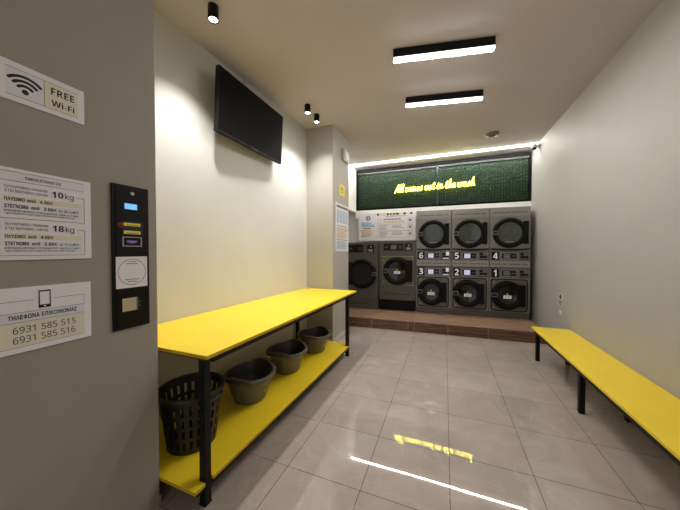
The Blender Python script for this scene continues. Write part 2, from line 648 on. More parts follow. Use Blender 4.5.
t = sign_panel(0, .545, .850, 2.387, 2.561, 'wifi_sign', 'white sign with a black wireless symbol and FREE Wi-Fi, top of the grey wall')
b = MB(M['paper_blue']); rect(b, .573, .696, 2.411, 2.533, P1, M['paper_blue']); rect(b, .697, .822, 2.411, 2.533, P1, M['paper_cream'])
b.build('printed_background', t, recalc=False)
b = MB(M['ink'])
for r in (.030, .050, .070):
    ring2(b, .6335, 2.438, r - .006, r + .006, P2, M['ink'], math.radians(44), math.radians(136), 20)
    for s in (44, 136):
        ring2(b, .6335 + r * math.cos(math.radians(s)), 2.438 + r * math.sin(math.radians(s)), 0, .006, P2, M['ink'], n=14)
ring2(b, .6335, 2.4415, 0, .0115, P2, M['ink'], n=24)
b.build('wireless_symbol', t, recalc=False)
b = MB(M['ink'])
letter(b, sans('FREE'), .720, .808, 2.481, 2.514, P2, M['ink'])
letter(b, sans('Wi-Fi'), .721, .808, 2.428, 2.458, P2, M['ink'])
for v in (2.411, 2.533):
    line(b, [(.573, v), (.822, v)], .0016, P2, M['ink'])
line(b, [(.6965, 2.411), (.6965, 2.533)], .0016, P2, M['ink'])
b.build('lettering', t, recalc=False)

t = sign_panel(0, .506, .872, 1.677, 2.087, 'price_list_sign', 'white printed price list for 10kg and 18kg machines, middle sign on grey wall')
b = MB(M['paper_blue'])
rect(b, .535, .842, 2.030, 2.071, P1, M['paper_blue'])
for v0 in (1.9385, 1.7715):
    rect(b, .562, .832, v0, v0 + .024, P1, M['paper_cream'])
for v0 in (1.882, 1.710):
    rect(b, .562, .832, v0, v0 + .05, P1, M['paper_blue'])
b.build('printed_background', t, recalc=False)
b = MB(M['ink'])
letter(b, sans('ΤΙΜΟΚΑΤΑΛΟΓΟΣ'), .626, .751, 2.0425, 2.0565, P2, M['ink_grey'])
for dv, kg, top in ((0, '10', 1.992), (-.1665, '18', 1.825)):
    letter(b, 'ΠΛΥΝΤΗΡΙΟ / WASHER', .564, .702, 1.998 + dv, 2.010 + dv, P2, M['ink_grey'], .004)
    letter(b, 'ΣΤΕΓΝΩΤΗΡΙΟ / DRYER', .564, .702, 1.979 + dv, 1.991 + dv, P2, M['ink_grey'], .004)
    letter(b, sans(kg), .717, .759, 1.979 + dv, 2.009 + dv, P2, M['ink'])
    letter(b, sans('kg', False), .766, .799, 1.970 + dv, 2.007 + dv, P2, M['ink'])
    letter(b, sans('ΠΛΥΣΙΜΟ'), .563, .625, 1.942 + dv, 1.957 + dv, P2, M['ink'])
    letter(b, sans('από'), .633, .661, 1.942 + dv, 1.953 + dv, P2, M['ink'])
    line(b, [(.654, 1.9545 + dv), (.658, 1.9585 + dv)], .0022, P2, M['ink'])
    letter(b, sans('4.00') + '€', .674, .720, 1.9415 + dv, 1.957 + dv, P2, M['ink'])
    letter(b, sans('ΣΤΕΓΝΩΜΑ'), .563, .637, 1.910 + dv, 1.926 + dv, P2, M['ink'])
    letter(b, sans('από'), .645, .673, 1.9105 + dv, 1.9215 + dv, P2, M['ink'])
    line(b, [(.666, 1.923 + dv), (.670, 1.927 + dv)], .0022, P2, M['ink'])
    letter(b, sans('2.00') + '€', .687, .733, 1.9095 + dv, 1.925 + dv, P2, M['ink'])
    letter(b, 'τα 20 λεπτά' if kg == '10' else 'τα 12 λεπτά', .739, .819, 1.909 + dv, 1.924 + dv, P2, M['ink_grey'], .006)
    letter(b, 'ΕΠΙΠΛΕΟΝ ΧΡΟΝΟΣ ΣΤΕΓΝΩΜΑΤΟΣ  0.50€ τα 5 λεπτά', .562, .818, 1.893 + dv, 1.902 + dv, P2, M['ink'], .012)
    letter(b, '* ΔΕΝ ΠΑΡΕΧΕΤΑΙ ΑΠΟ ΤΟ ΚΑΤΑΣΤΗΜΑ ΤΟ ΑΠΟΡΡΥΠΑΝΤΙΚΟ', .562, .801, 1.8815 + dv, 1.8885 + dv, P2, M['ink'], .01)
    line(b, [(.808, top), (.842, top), (.842, top - .128), (.535, top - .128), (.535, top), (.552, top)], .0016, P2, M['ink'])
for v in (2.030, 2.071):
    line(b, [(.535, v), (.842, v)], .0014, P2, M['ink'])
b.build('lettering', t, recalc=False)

t = sign_panel(0, .504, .866, 1.255, 1.552, 'phone_number_sign', 'white sign with a phone symbol and two phone numbers, lowest on grey wall')
b = MB(M['paper_blue']); rect(b, .534, .836, 1.284, 1.392, P1, M['paper_cream'])
rect(b, .534, .836, 1.396, 1.436, P1, M['paper_blue'])
b.build('printed_background', t, recalc=False)
b = MB(M['ink'])
rect(b, .6635, .706, 1.447, 1.531, P1, M['ink']); rect(b, .668, .7015, 1.462, 1.524, P2, M['paper'])
ring2(b, .6848, 1.4545, 0, .0035, P2, M['paper'], n=14)
b.build('phone_symbol', t, recalc=False)
b = MB(M['ink'])
letter(b, sans('ΤΗΛΕΦΩΝΑ ΕΠΙΚΟΙΝΩΝΙΑΣ'), .566, .804, 1.4065, 1.428, P2, M['ink'])
letter(b, sans('6931 585 515', False), .580, .799, 1.343, 1.373, P2, M['ink'])
letter(b, sans('6931 585 516', False), .580, .797, 1.298, 1.329, P2, M['ink'])
line(b, [(.648, 1.490), (.534, 1.490), (.534, 1.438), (.836, 1.438), (.836, 1.488), (.717, 1.488)], .0014, P2, M['ink'])
line(b, [(.534, 1.394), (.836, 1.394)], .0014, P2, M['ink'])
line(b, [(.534, 1.281), (.836, 1.281)], .0014, P2, M['ink'])
b.build('lettering', t, recalc=False)

# ------------------------------------------------------------------ payment terminal set in the grey wall
TD = .45                        # the terminal stands only a little proud of the wall
t = thing('payment_terminal', 'tall narrow black payment terminal with blue display on the grey wall', 'payment terminal', (0, -.006, 0))
b = MB(M['black']); b.box(XK + TD * .001, XK + TD * .022, .973, 1.182, 1.245, 2.113, bev=.003)
b.build('frame', t)
b = MB(M['black_gloss']); b.box(XK + TD * .0222, XK + TD * .027, .992, 1.165, 1.256, 2.102, bev=.002)
b.build('front_plate', t)
F1 = kplane(TD * .0285); F2 = kplane(TD * .0300); F3 = kplane(TD * .0315)
b = MB(M['silver']); b.lathe([(.001, TD * .034), (.010, TD * .033), (.011, TD * .0275)], 20, axis='x', c=(XK, 1.084, 2.067))
b.build('lock', t)
b = MB(M['bezel']); b.box(XK + TD * .0272, XK + TD * .029, 1.03, 1.12, 1.96, 2.014); rect(b, 1.040, 1.110, 1.970, 2.004, F2, M['lcd'])
b.build('display', t, recalc=False)
b = MB(M['red']); b.lathe([(.001, TD * .038), (.016, TD * .037), (.018, TD * .0275)], 24, axis='x', c=(XK, 1.018, 1.871))
b.build('button', t)
b = MB(M['navy']); b.box(XK + TD * .0272, XK + TD * .031, 1.028, 1.145, 1.815, 1.897, bev=.001)
b.build('reader_block', t)
for v0, v1, tx in ((1.868, 1.887, 'CARD'), (1.820, 1.840, 'CASH')):
    b = MB(M['note']); b.box(XK + TD * .0311, XK + TD * .0325, 1.034, 1.128, v0, v1)
    for k in range(7):
        u = 1.05 + k * .0095
        rect(b, u, u + .007, v0 + .004, v0 + .008, kplane(TD * .0328), M['ink'])
    b.build('yellow_sticker', t, recalc=False)
b = MB(M['silver'])
for u0, u1, v0, v1 in ((1.026, 1.134, 1.744, 1.749), (1.026, 1.134, 1.798, 1.803), (1.026, 1.031, 1.749, 1.798), (1.129, 1.134, 1.749, 1.798)):
    b.box(XK + TD * .0272, XK + TD * .036, u0, u1, v0, v1)
b.build('slot_frame', t)
b = MB(M['black_gloss']); rect(b, 1.031, 1.129, 1.749, 1.798, F1, M['black_gloss'])
pts = [(1.05 + .058 * k / 12, 1.772 - .008 * math.sin(PI * k / 12)) for k in range(13)]
b.face([F2(u, v) for u, v in pts] + [F2(u, 1.78) for u, v in reversed(pts)], M['violet'])
b.build('note_slot', t, recalc=False)
b = MB(M['paper']); b.box(XK + TD * .0272, XK + TD * .0282, .990, 1.167, 1.493, 1.682)
ring2(b, 1.0785, 1.5885, .0765, .079, F1, M['ink'])
letter(b, 'FREE', 1.058, 1.098, 1.648, 1.656, F1, M['ink_grey'], .01)
for u0, u1, v in ((1.045, 1.112, 1.637), (1.038, 1.120, 1.540), (1.052, 1.105, 1.527)):
    for k in range(9):
        w = (u1 - u0) / 9
        rect(b, u0 + k * w, u0 + k * w + w * .7, v, v + .006, F1, M['ink_grey'])
b.build('round_sticker', t, recalc=False)
b = MB(M['beige']); b.box(XK + TD * .0272, XK + TD * .0290, 1.022, 1.100, 1.352, 1.431)
b.build('tray_window', t)
b = MB(M['grey_plastic']); b.box(XK + TD * .0272, XK + TD * .034, 1.100, 1.108, 1.352, 1.431); b.box(XK + TD * .0272, XK + TD * .033, 1.115, 1.121, 1.372, 1.379); b.box(XK + TD * .0272, XK + TD * .033, 1.118, 1.124, 1.395, 1.402)
b.build('tray_edge', t)

# ------------------------------------------------------------------ folding table with shelf at the left
t = thing('folding_table', 'long yellow folding table with lower shelf and black legs along the left wall', 'table', (0, 0, 0))
ta = math.radians(.75)            # the table stands very slightly out of square
def tx(x, y):                     # shear by hand: small rotation about the far front corner
    px, py = -1.43, 4.50
    dx, dy = x - px, y - py
    return (px + dx * math.cos(ta) - dy * -math.sin(ta), py - dx * math.sin(ta) * 0 + dy)
def slab(pts, z0, z1, name, mtop, medge):
    b = MB(mtop)
    n = len(pts)
    k = b.mi(medge)
    A = [b.bm.verts.new((x, y, z0)) for x, y in pts]
    B = [b.bm.verts.new((x, y, z1)) for x, y in pts]
    b.bm.faces.new(A); b.bm.faces.new(B)
    for i in range(n):
        f = b.bm.faces.new([A[i], A[(i + 1) % n], B[(i + 1) % n], B[i]])
        f.material_index = k
    return b.build(name, t)
XF, XB = -1.435, -2.415
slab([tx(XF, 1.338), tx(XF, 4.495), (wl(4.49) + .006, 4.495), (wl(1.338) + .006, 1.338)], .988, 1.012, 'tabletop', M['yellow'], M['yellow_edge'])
# black frame under the top
b = MB(M['black'])
for (x0, y0), (x1, y1) in ((tx(XF - .03, 1.40), tx(XF - .03, 4.47)), (tx(XB, 1.40), tx(XB, 4.47))):
    b.prism([(x0 - .02, y0), (x0 + .02, y0), (x1 + .02, y1), (x1 - .02, y1)], .949, .987, axis='z')
for y in (1.41, 2.9, 4.12):
    p, q = tx(XB, y), tx(XF - .03, y)
    b.box(p[0], q[0], y - .015, y + .015, .949, .987)
b.build('top_frame', t)
LY = (1.347, 4.105)
for y in LY:
    for x in (XF - .032, XB + .02):
        p = tx(x, y)
        b = MB(M['black'])
        b.box(p[0] - .026, p[0] + .026, y - .026, y + .026, .004, .987, bev=.003)
        b.box(p[0] - .028, p[0] + .028, y - .028, y + .028, .0005, .012)
        b.build('leg', t)
# shelf with notches round the front legs
def shelf_pts():
    P = []
    f0 = tx(XF + .005, 1.235)
    P.append(f0)
    for y in LY:
        lx = tx(XF - .032, y)[0]
        if y < 2:
            P += [(tx(XF + .005, y - .033)[0], y - .033), (lx - .032, y - .033), (lx - .032, y + .033), (tx(XF + .005, y + .033)[0], y + .033)]
        else:
            P += [(tx(XF + .005, y - .033)[0], y - .033)]
    P += [(tx(XF - .06, 4.057)[0], 4.057), (tx(XF - .06, 4.2)[0], 4.2)]
    P += [(tx(XB - .02, 4.2)[0], 4.2), (tx(XB - .02, 1.245)[0], 1.245)]
    return P
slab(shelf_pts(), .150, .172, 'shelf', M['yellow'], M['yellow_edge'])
b = MB(M['black'])
for xx in (XF - .035, XB):
    (x0, y0), (x1, y1) = tx(xx, 1.27), tx(xx, 4.06)
    b.prism([(x0 - .02, y0), (x0 + .02, y0), (x1 + .02, y1), (x1 - .02, y1)], .108, .149, axis='z')
for y in (1.30, 2.7, 4.07):
    p, q = tx(XB, y), tx(XF - .035, y)
    b.box(p[0], q[0], y - .015, y + .015, .108, .149)
b.build('shelf_frame', t)

# ------------------------------------------------------------------ buckets on the shelf
ZS = .1725
def make_tub(loc, sc, rotz, label):
    t = thing('laundry_tub', label, 'bucket', (loc[0], loc[1], ZS), rotz, 'grey plastic tubs on the shelf')
    H, R, rb = .265 * sc, .228 * sc, .155 * sc
    def ear(a):
        c = abs(math.sin(a))
        return max(0., (c - .80) / .20) ** 1.3
    def fz(i, a):
        w = (0, 0, .05, .3, 1, 1, 1, 1, 1, .3, 0, 0)[i]
        return w * (.030 * sc * ear(a) + .010 * sc * math.sin(a) ** 2)
    def fr(i, a):
        return 1. + .05 * abs(math.sin(a)) ** 2 * (0 if i in (0, 11) else 1)
    out = [(.001, .002), (rb * .96, .002), (rb, .012), (rb + (R - rb) * .62, H * .62), (R * .97, H - .046), (R * 1.085, H - .044), (R * 1.12, H - .012), (R * 1.09, H), (R * .97, H - .002)]
    b = MB(M['tub'])
    b.lathe(out, 56, fz=fz, fr=fr)
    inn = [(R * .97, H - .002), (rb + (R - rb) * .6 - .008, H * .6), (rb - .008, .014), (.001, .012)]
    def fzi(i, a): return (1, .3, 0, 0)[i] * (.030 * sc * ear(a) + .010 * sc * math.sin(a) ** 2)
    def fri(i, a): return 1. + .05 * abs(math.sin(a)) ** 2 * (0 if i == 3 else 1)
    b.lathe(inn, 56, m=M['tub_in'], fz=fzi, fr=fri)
    b.build('body', t)
    for s in (1, -1):            # the two raised carrying lips at the ends
        pts = []
        for k in range(15):
            a = s * PI / 2 + math.radians(-36 + 72 * k / 14)
            e = math.sin(PI * k / 14)
            rr = R * (1.10 + .05) + .022 * sc * e
            pts.append((rr * math.cos(a), rr * math.sin(a), H - .014 + .036 * sc * e ** .7))
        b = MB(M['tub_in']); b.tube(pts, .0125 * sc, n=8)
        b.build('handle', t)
    b = MB(M['offwhite'])        # tiny moulded maker's mark
    a = math.radians(-12)
    rr = rb + (R - rb) * .45 + .004
    for k in range(3):
        aa = a + k * .05
        x, y, z = rr * math.cos(aa), rr * math.sin(aa), H * .42
        b.box(x - .0025, x + .0025, y - .003, y + .003, z - .004, z + .004)
    b.build('moulded_mark', t)
    return t
make_tub((-1.905, 2.275), 1.03, .10, 'grey plastic laundry tub on the shelf, next to the black basket')
make_tub((-1.90, 2.985), 1.03, .06, 'grey plastic laundry tub on the shelf, in the middle of the three tubs')
make_tub((-1.875, 3.71), 1.03, .0, 'grey plastic laundry tub on the shelf, farthest from the black basket')

def make_basket(loc):
    t = thing('laundry_basket', 'tall black slotted laundry basket at the near end of the shelf', 'laundry basket', (loc[0], loc[1], ZS))
    H, rb, rt = .445, .178, .232
    b = MB(M['basket'])
    levels = [0., .04, .105, .13, .195, .22, .285, .31, .385, .44]
    hole_rows = {1, 3, 5, 7}
    n = 120
    rings_o, rings_i = [], []
    for z in levels:
        r = rb + (rt - rb) * (z / H)
        rings_o.append([b.bm.verts.new((r * math.cos(2 * PI * j / n), r * math.sin(2 * PI * j / n), z + .001)) for j in range(n)])
        r -= .007
        rings_i.append([b.bm.verts.new((r * math.cos(2 * PI * j / n), r * math.sin(2 * PI * j / n), z + .001)) for j in range(n)])
    F = b.bm.faces.new
    def solid(i, j):
        if i not in hole_rows: return True
        return (j % 5) >= 2
    for i in range(len(levels) - 1):
        for j in range(n):
            k = (j + 1) % n
            if solid(i, j):
                f = F([rings_o[i][j], rings_o[i][k], rings_o[i + 1][k], rings_o[i + 1][j]])
                g = F([rings_i[i][j], rings_i[i + 1][j], rings_i[i + 1][k], rings_i[i][k]])
                if i in hole_rows:
                    if not solid(i, (j - 1) % n): F([rings_o[i][j], rings_o[i + 1][j], rings_i[i + 1][j], rings_i[i][j]])
                    if not solid(i, (j + 1) % n): F([rings_o[i][k], rings_i[i][k], rings_i[i + 1][k], rings_o[i + 1][k]])
            else:
                F([rings_o[i][j], rings_o[i][k], rings_i[i][k], rings_i[i][j]])
                F([rings_o[i + 1][j], rings_i[i + 1][j], rings_i[i + 1][k], rings_o[i + 1][k]])
    F(rings_i[0])
    b.build('slotted_body', t)
    b = MB(M['basket'])
    b.lathe([(rt - .008, H - .03), (rt + .012, H - .034), (rt + .02, H - .02), (rt + .016, H + .004), (rt - .004, H + .006), (rt - .008, H - .005)], 64, close=True)
    b.build('rim', t)
    for s in (-.1, PI - .1):
        pts = []
        for k in range(13):
            a = s + math.radians(-24 + 48 * k / 12)
            e = math.sin(PI * k / 12)
            rr = rt + .018 + .03 * e ** .6
            pts.append((rr * math.cos(a), rr * math.sin(a), H - .04))
        b = MB(M['basket']); b.tube(pts, .013, n=8)
        b.build('handle', t)
make_basket((-1.915, 1.585))

# small white object at the far back corner of the table
b = MB(M['offwhite']); b.lathe([(.001, 0), (.026, 0), (.027, .02), (.02, .024), (.001, .024)], 20)
tag(b.build('white_puck', loc=(-2.34, 4.38, 1.0128)), 'tiny white disc lying at the far back corner of the yellow table', 'disc')

# ------------------------------------------------------------------ bench at the right
t = thing('bench', 'long low yellow bench with black legs along the right wall', 'bench', (0, 0, 0))
b = MB(M['yellow'])
b.box(1.315, 1.822, .35, 5.18, .462, .487, bev=.002)
b.build('seat', t)
b = MB(M['black'])
for x0, x1 in ((1.325, 1.365), (1.73, 1.77)):
    b.box(x0, x1, .40, 5.03, .422, .461)
for y in (.75, 2.15, 3.55, 4.99):
    b.box(1.365, 1.73, y - .02, y + .02, .422, .461)
b.build('frame', t)
for y in (.75, 2.15, 3.55, 4.99):
    for x in (1.356, 1.735):
        b = MB(M['black']); b.box(x - .025, x + .025, y - .025, y + .025, .0005, .421, bev=.003)
        b.build('leg', t)

# sticker and plate on the right wall
WR = lambda off: (lambda u, v: (XR - off, -u, v))
t = thing('wall_sticker', 'small black and white pictogram sticker on the right wall above the round plate', 'sticker', (0, 0, 0))
b = MB(M['offwhite']); b.box(XR - .004, XR - .001, 5.50, 5.68, .79, .98)
b.build('backing', t)
b = MB(M['ink'])
pl = WR(.0045)
ring2(b, -5.59, .935, 0, .04, pl, M['ink'], n=20)
line(b, [(-5.665, .87), (-5.59, .835), (-5.52, .87)], .02, pl, M['ink'])
line(b, [(-5.665, .83), (-5.59, .80), (-5.52, .83)], .016, pl, M['ink'])
b.build('pictogram', t, recalc=False)
t = thing('wall_cover_plate', 'small round white cover plate on the right wall below the sticker', 'cover plate', (XR, 5.59, .65))
b = MB(M['offwhite']); b.lathe([(.001, -.014), (.055, -.012), (.062, -.001)], 28, axis='x')
b.build('cover', t)
b = MB(M['grey_plastic']); b.lathe([(.001, -.0165), (.008, -.016), (.008, -.0135)], 12, axis='x')
b.build('screw', t)

# ------------------------------------------------------------------ wooden platform
PY = lambda x: 5.845 + .047 * (x + .2)
ZP = .205
pr_ = math.atan(.047)
t = thing('wooden_platform', 'low stained wooden platform of planks carrying the washing machines', 'platform', (-.2, 5.845, 0), pr_)
xl, xr = -2.68, 2.0
nd = 7
depth = 1.37
for k in range(nd):
    y0 = .037 + k * (depth - .037) / nd
    y1 = .037 + (k + 1) * (depth - .037) / nd - .004
    for (a, c) in ((xl, -.455), (-.451, xr)):
        b = MB(M['wood_top']); b.box(a, c, y0, y1, ZP - .03, ZP, bev=.002, seg=1)
        b.build('deck_board', t)
segs = [(xl, -.455), (-.451, xr)]
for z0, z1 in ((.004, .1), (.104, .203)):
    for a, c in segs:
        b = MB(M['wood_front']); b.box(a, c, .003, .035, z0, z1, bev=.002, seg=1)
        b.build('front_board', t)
for x in (-2.3, -1.2, -.45, .6, 1.6):
    b = MB(M['wood_front']); b.box(x - .03, x + .03, .036, depth - .02, .002, ZP - .031)
    b.build('joist', t)
for x in (-1.30, -.52, -.39, .27, 1.00):
    for z in (.03, .075, .13, .175):
        b = MB(M['silver']); b.lathe([(.001, -.0005), (.008, .0005), (.008, .003)], 10, axis='y', c=(x, 0, z))
        b.build('screw', t)

# ------------------------------------------------------------------ washing machines
def front(off):
    return lambda u, v: (u, -off, v)

def round_door(t, name, cx, cz, R, rg, latch_side, glassm, sticker, tri, hinge=(.26, .25), drum=False):
    """black ring with a bowl of glass, a latch block and a hinge block"""
    d = None
    b = MB(M['ring'])
    b.lathe([(R, -.002), (R, -.035), (R - .03, -.062), (rg + .03, -.058), (rg, -.03), (rg, -.004)], 56, axis='y', c=(cx, 0, cz))
    s = -latch_side
    hx, hz = hinge
    b.box(*sorted((cx + s * hx, cx + s * (R + .025))), -.05, -.002, cz - hz, cz + hz, bev=.006)
    b.box(*sorted((cx + s * (R + .0), cx + s * (R + .022))), -.056, -.05, cz - hz * .86, cz - hz * .45)
    b.box(*sorted((cx + s * (R + .0), cx + s * (R + .022))), -.056, -.05, cz + hz * .45, cz + hz * .86)
    d = b.build(name, t)
    b = MB(glassm)
    b.lathe([(rg, -.030), (rg * .8, -.022), (rg * .5, -.016), (.001, -.014)], 48, axis='y', c=(cx, 0, cz))
    b.build('door_glass', d)
    if drum:                       # bright line of the drum lip seen through the glass
        b = MB(M['steel_light']); b.box(cx - .12, cx + .13, -.026, -.0245, cz - rg * .86, cz - rg * .80)
        b.build('drum_lip', d)
    b = MB(M['grey_plastic'])
    lx0, lx1 = sorted((cx + latch_side * (R + .012), cx + latch_side * (rg + .0)))
    b.box(lx0, lx1, -.074, -.05, cz - .05, cz + .05, bev=.006)
    b.box(lx0 + .02, lx1 - .02, -.079, -.0745, cz - .025, cz + .025, m=M['black'], bev=.004)
    b.build('door_latch', d)
    pl = front(.032)
    if sticker:
        b = MB(M['paper']); b.box(cx - .075, cx + .075, -.0335, -.0315, cz - .075, cz - .005, m=M['bright'])
        for k in range(3):
            rect(b, cx - .062, cx + .062, cz - .067 + k * .021, cz - .067 + k * .021 + .011, front(.0340), M['ink_grey'])
        b.build('white_sticker', d, recalc=False)
        b = MB(M['warn'])
        b.face([front(.033)(cx - .026, cz + .012), front(.033)(cx + .026, cz + .012), front(.033)(cx, cz + .058)], M['warn'])
        b.build('warning_triangle', d, recalc=False)
    return d

def tri(t, u, v, s=.018, off=.006):
    b = MB(M['warn'])
    b.prism([(u - s, v - s * .8), (u + s, v - s * .8), (u, v + s * .9)], -off, -off + .002)
    b.build('warning_sticker', t)

def control_strip(t, z0, z1, num, lit, tagcard):
    b = MB(M['grey_plastic']); b.box(-.385, .385, -.008, -.001, z0, z1, bev=.002, seg=1)
    c = b.build('control_panel', t)
    h = z1 - z0
    b = MB(M['black']); b.box(-.355, -.205, -.011, -.0085, z0 + .012, z1 - .012, bev=.001, seg=1)
    p = b.build('number_plate', c)
    b = MB(M['bright'])
    letter(b, sans(num), -.325 if num != '1' else -.315, -.235 if num != '1' else -.255, z0 + h * .16, z1 - h * .16, front(.0118), M['bright'])
    b.build('number', p, recalc=False)
    b = MB(M['steel_light']); b.box(-.17, .15, -.012, -.0085, z0 + .03, z1 - .03, bev=.001, seg=1)
    b.box(-.158, .138, -.014, -.0122, z0 + .042, z1 - .042, m=M['display'])
    d = b.build('display', c)
    b = MB(lit); b.box(-.12, .005, -.0158, -.0142, z0 + .052, z1 - .058)
    b.build('display_window', d)
    b = MB(M['dim']); b.box(.035, .12, -.0155, -.0142, (z0 + z1) / 2 - .006, (z0 + z1) / 2 + .004)
    b.build('button_row', d)
    b = MB(M['black'])
    b.box(.205, .355, -.012, -.0085, z0 + .02, z0 + h * .5, bev=.001, seg=1)
    b.box(.20, .27, -.012, -.0085, z0 + h * .55, z0 + h * .8, bev=.001, seg=1)
    s = b.build('coin_unit', c)
    b = MB(tagcard); b.box(.285, .35, -.016, -.0086, z0 + h * .50, z1 - .012, bev=.001, seg=1)
    b.box(.215, .345, -.0135, -.0122, z0 + .03, z0 + .055)
    b.build('coin_plate', s)

def stack(cx, up, low, lit, card, glassm, label):
    cy = 6.905 + .05 * (cx - .55)
    t = thing('stacked_washer_dryer', label, 'washing machine', (cx, cy, ZP + .0015), math.atan(.05), 'stacked washer dryer units')
    W = .3955
    b = MB(M['steel'])
    b.box(-W, W, 0, .44, 0, 2.478, bev=.004)
    b.build('cabinet', t)
    b = MB(M['steel_light']); b.box(-W + .004, W - .004, -.012, -.001, 2.272, 2.472, bev=.004)
    h = b.build('header_panel', t)
    b = MB(M['ink'])
    letter(b, sans('ΣΤΕΓΝΩΤΗΡΙΟ / DRYER 10kg'), -.33, .33, 2.335, 2.372, front(.0128), M['ink'], .006)
    b.build('lettering', h, recalc=False)
    round_door(t, 'dryer_door', -.01, 1.905, .335, .238, -1, glassm, False, False, drum=True)
    b = MB(M['black_gloss'])           # bowed lint drawer pull
    top = [(-.375 + .75 * k / 16, 1.563 - .016 * math.sin(PI * k / 16)) for k in range(17)]
    bot = [(-.375 + .75 * k / 16, 1.530 - .024 * math.sin(PI * k / 16)) for k in range(16, -1, -1)]
    b.prism(top + bot, -.045, -.002)
    b.build('lint_drawer_pull', t)
    control_strip(t, 1.285, 1.495, up, lit[0], card[0])
    b = MB(M['steel_light']); b.box(-W + .004, W - .004, -.014, -.001, 1.135, 1.262, bev=.004)
    h = b.build('label_band', t)
    b = MB(M['ink'])
    letter(b, sans('ΠΛΥΝΤΗΡΙΟ / WASHER 10kg'), -.36, .35, 1.18, 1.222, front(.0148), M['ink'], .006)
    b.build('lettering', h, recalc=False)
    b = MB(M['black']); b.box(-W + .004, W - .004, -.004, -.001, 1.118, 1.132)  # black strip filling the gap below the label band
    b.build('band_gap_strip', t)
    control_strip(t, .895, 1.112, low, lit[1], card[1])
    # washer front: rounded black frame round an olive panel
    def rr(x0, x1, z0, z1, r, n=6):
        P = []
        for (cx_, cz_, a0) in ((x1 - r, z1 - r, 0), (x0 + r, z1 - r, 90), (x0 + r, z0 + r, 180), (x1 - r, z0 + r, 270)):
            for k in range(n + 1):
                a = math.radians(a0 + 90 * k / n)
                P.append((cx_ + r * math.cos(a), cz_ + r * math.sin(a)))
        return P
    b = MB(M['black_gloss']); b.prism(rr(-.372, .355, .15, .878, .06), -.012, -.001)
    f = b.build('door_frame', t)
    b = MB(M['olive']); b.prism(rr(-.348, .331, .174, .854, .045), -.015, -.0125)
    b.build('front_panel', f)
    tri(f, -.305, .80, off=.0175); tri(f, -.305, .225, off=.0175)
    # the washer door stands a little proud of that panel
    g = bpy.data.objects.new('x', None)
    d = round_door(t, 'washer_door', -.045, .515, .32, .195, -1, M['glass_dark'], True, True, hinge=(.18, .235))
    bpy.data.objects.remove(g)
    d.location.y = -.016
    b = MB(M['steel_dark']); b.box(-W + .004, W - .004, -.006, -.001, .004, .135, bev=.002, seg=1)
    b.build('plinth', t)
    return t
LIT, DIM, BR, GP = M['lit'], M['dim'], M['bright'], M['grey_plastic']
stack(-.2565, '6', '3', (LIT, LIT), (BR, BR), M['glass_mid'], 'stacked grey dryer and washer numbered 6 over 3, beside the price board')
stack(.5445, '5', '2', (LIT, LIT), (GP, GP), M['glass_mid'], 'stacked grey dryer and washer numbered 5 over 2, middle of the three stacks')
stack(1.3455, '4', '1', (DIM, DIM), (GP, GP), M['glass_mid'], 'stacked grey dryer and washer numbered 4 over 1, next to the right wall')

def big_controls(t, u0, u1, v0, v1, c0, c1, lit):
    b = MB(M['black_gloss']); b.box(u0, u1, -.012, -.001, v0, v1, bev=.003, seg=1)
    c = b.build('control_panel', t)
    um = u0 + (u1 - u0) * .38
    b = MB(lit); b.box(um, um + (u1 - u0) * .28, -.0145, -.0122, v0 + .04, v1 - .04)
    b.build('display', c)
    b = MB(M['ink_grey']); b.box(u0 + .03, u0 + .11, -.0135, -.0122, (v0 + v1) / 2 - .012, (v0 + v1) / 2 + .012)
    b.box(u1 - .12, u1 - .03, -.0135, -.0122, (v0 + v1) / 2 - .03, (v0 + v1) / 2 - .012)
    b.box(u1 - .12, u1 - .03, -.0135, -.0122, (v0 + v1) / 2 + .012, (v0 + v1) / 2 + .03)
    b.build('button_row', c)
    b = MB(M['black']); b.box(c0, c1, -.012, -.001, v0, v1, bev=.003, seg=1)
    s = b.build('coin_unit', t)
    b = MB(M['steel_light']); b.box(c0 + .03, c1 - .03, -.018, -.0122, v0 + .02, v0 + .085, bev=.002, seg=1)
    b.box((c0 + c1) / 2 - .012, (c0 + c1) / 2 + .03, -.016, -.0122, v1 - .075, v1 - .035)
    b.build('coin_plate', s)

# 18 kg washer on its black base
cx = -1.112
t = thing('front_loading_washer', 'grey front-loading washer on a black base, square panel around its door', 'washing machine', (cx, 6.905 + .05 * (cx - .55), ZP + .0015), math.atan(.05))
b = MB(M['black'])
b.box(-.44, .40, .06, .46, 0, .255); b.box(-.44, -.40, 0, .06, 0, .255); b.box(.36, .40, 0, .06, 0, .255); b.box(-.40, .36, 0.01, .06, 0, .03)
b.build('base_stand', t)
b = MB(M['steel_dark']); b.box(-.455, .455, 0, .46, .257, 1.728, bev=.006)
b.build('cabinet', t)
b = MB(M['steel_dark']); b.box(-.447, .447, -.008, -.001, .262, .50, bev=.003, seg=1)
h = b.build('lower_panel', t)
b = MB(M['ink']); letter(b, sans('ΠΛΥΝΤΗΡΙΟ / WASHER 18kg'), -.33, .34, .385, .43, front(.009), M['ink'], .006); b.build('lettering', h, recalc=False)
big_controls(t, -.345, .145, 1.505, 1.69, .185, .355, M['dim'])
b = MB(M['olive']); b.box(-.39, .392, -.010, -.001, .628, 1.372, bev=.004)
f = b.build('front_panel', t)
b = MB(M['ink_cream'])
for u0, u1, v0, v1 in ((-.385, -.355, .636, .642), (-.385, -.379, .636, .68), (.25, .385, .636, .642), (.379, .385, .636, 1.365), (-.385, -.379, 1.33, 1.365), (-.385, .385, 1.360, 1.365)):
    rect(b, u0, u1, v0, v1, front(.0108), M['olive'] if False else M['ink_cream'])
b.build('edge_line', f, recalc=False)
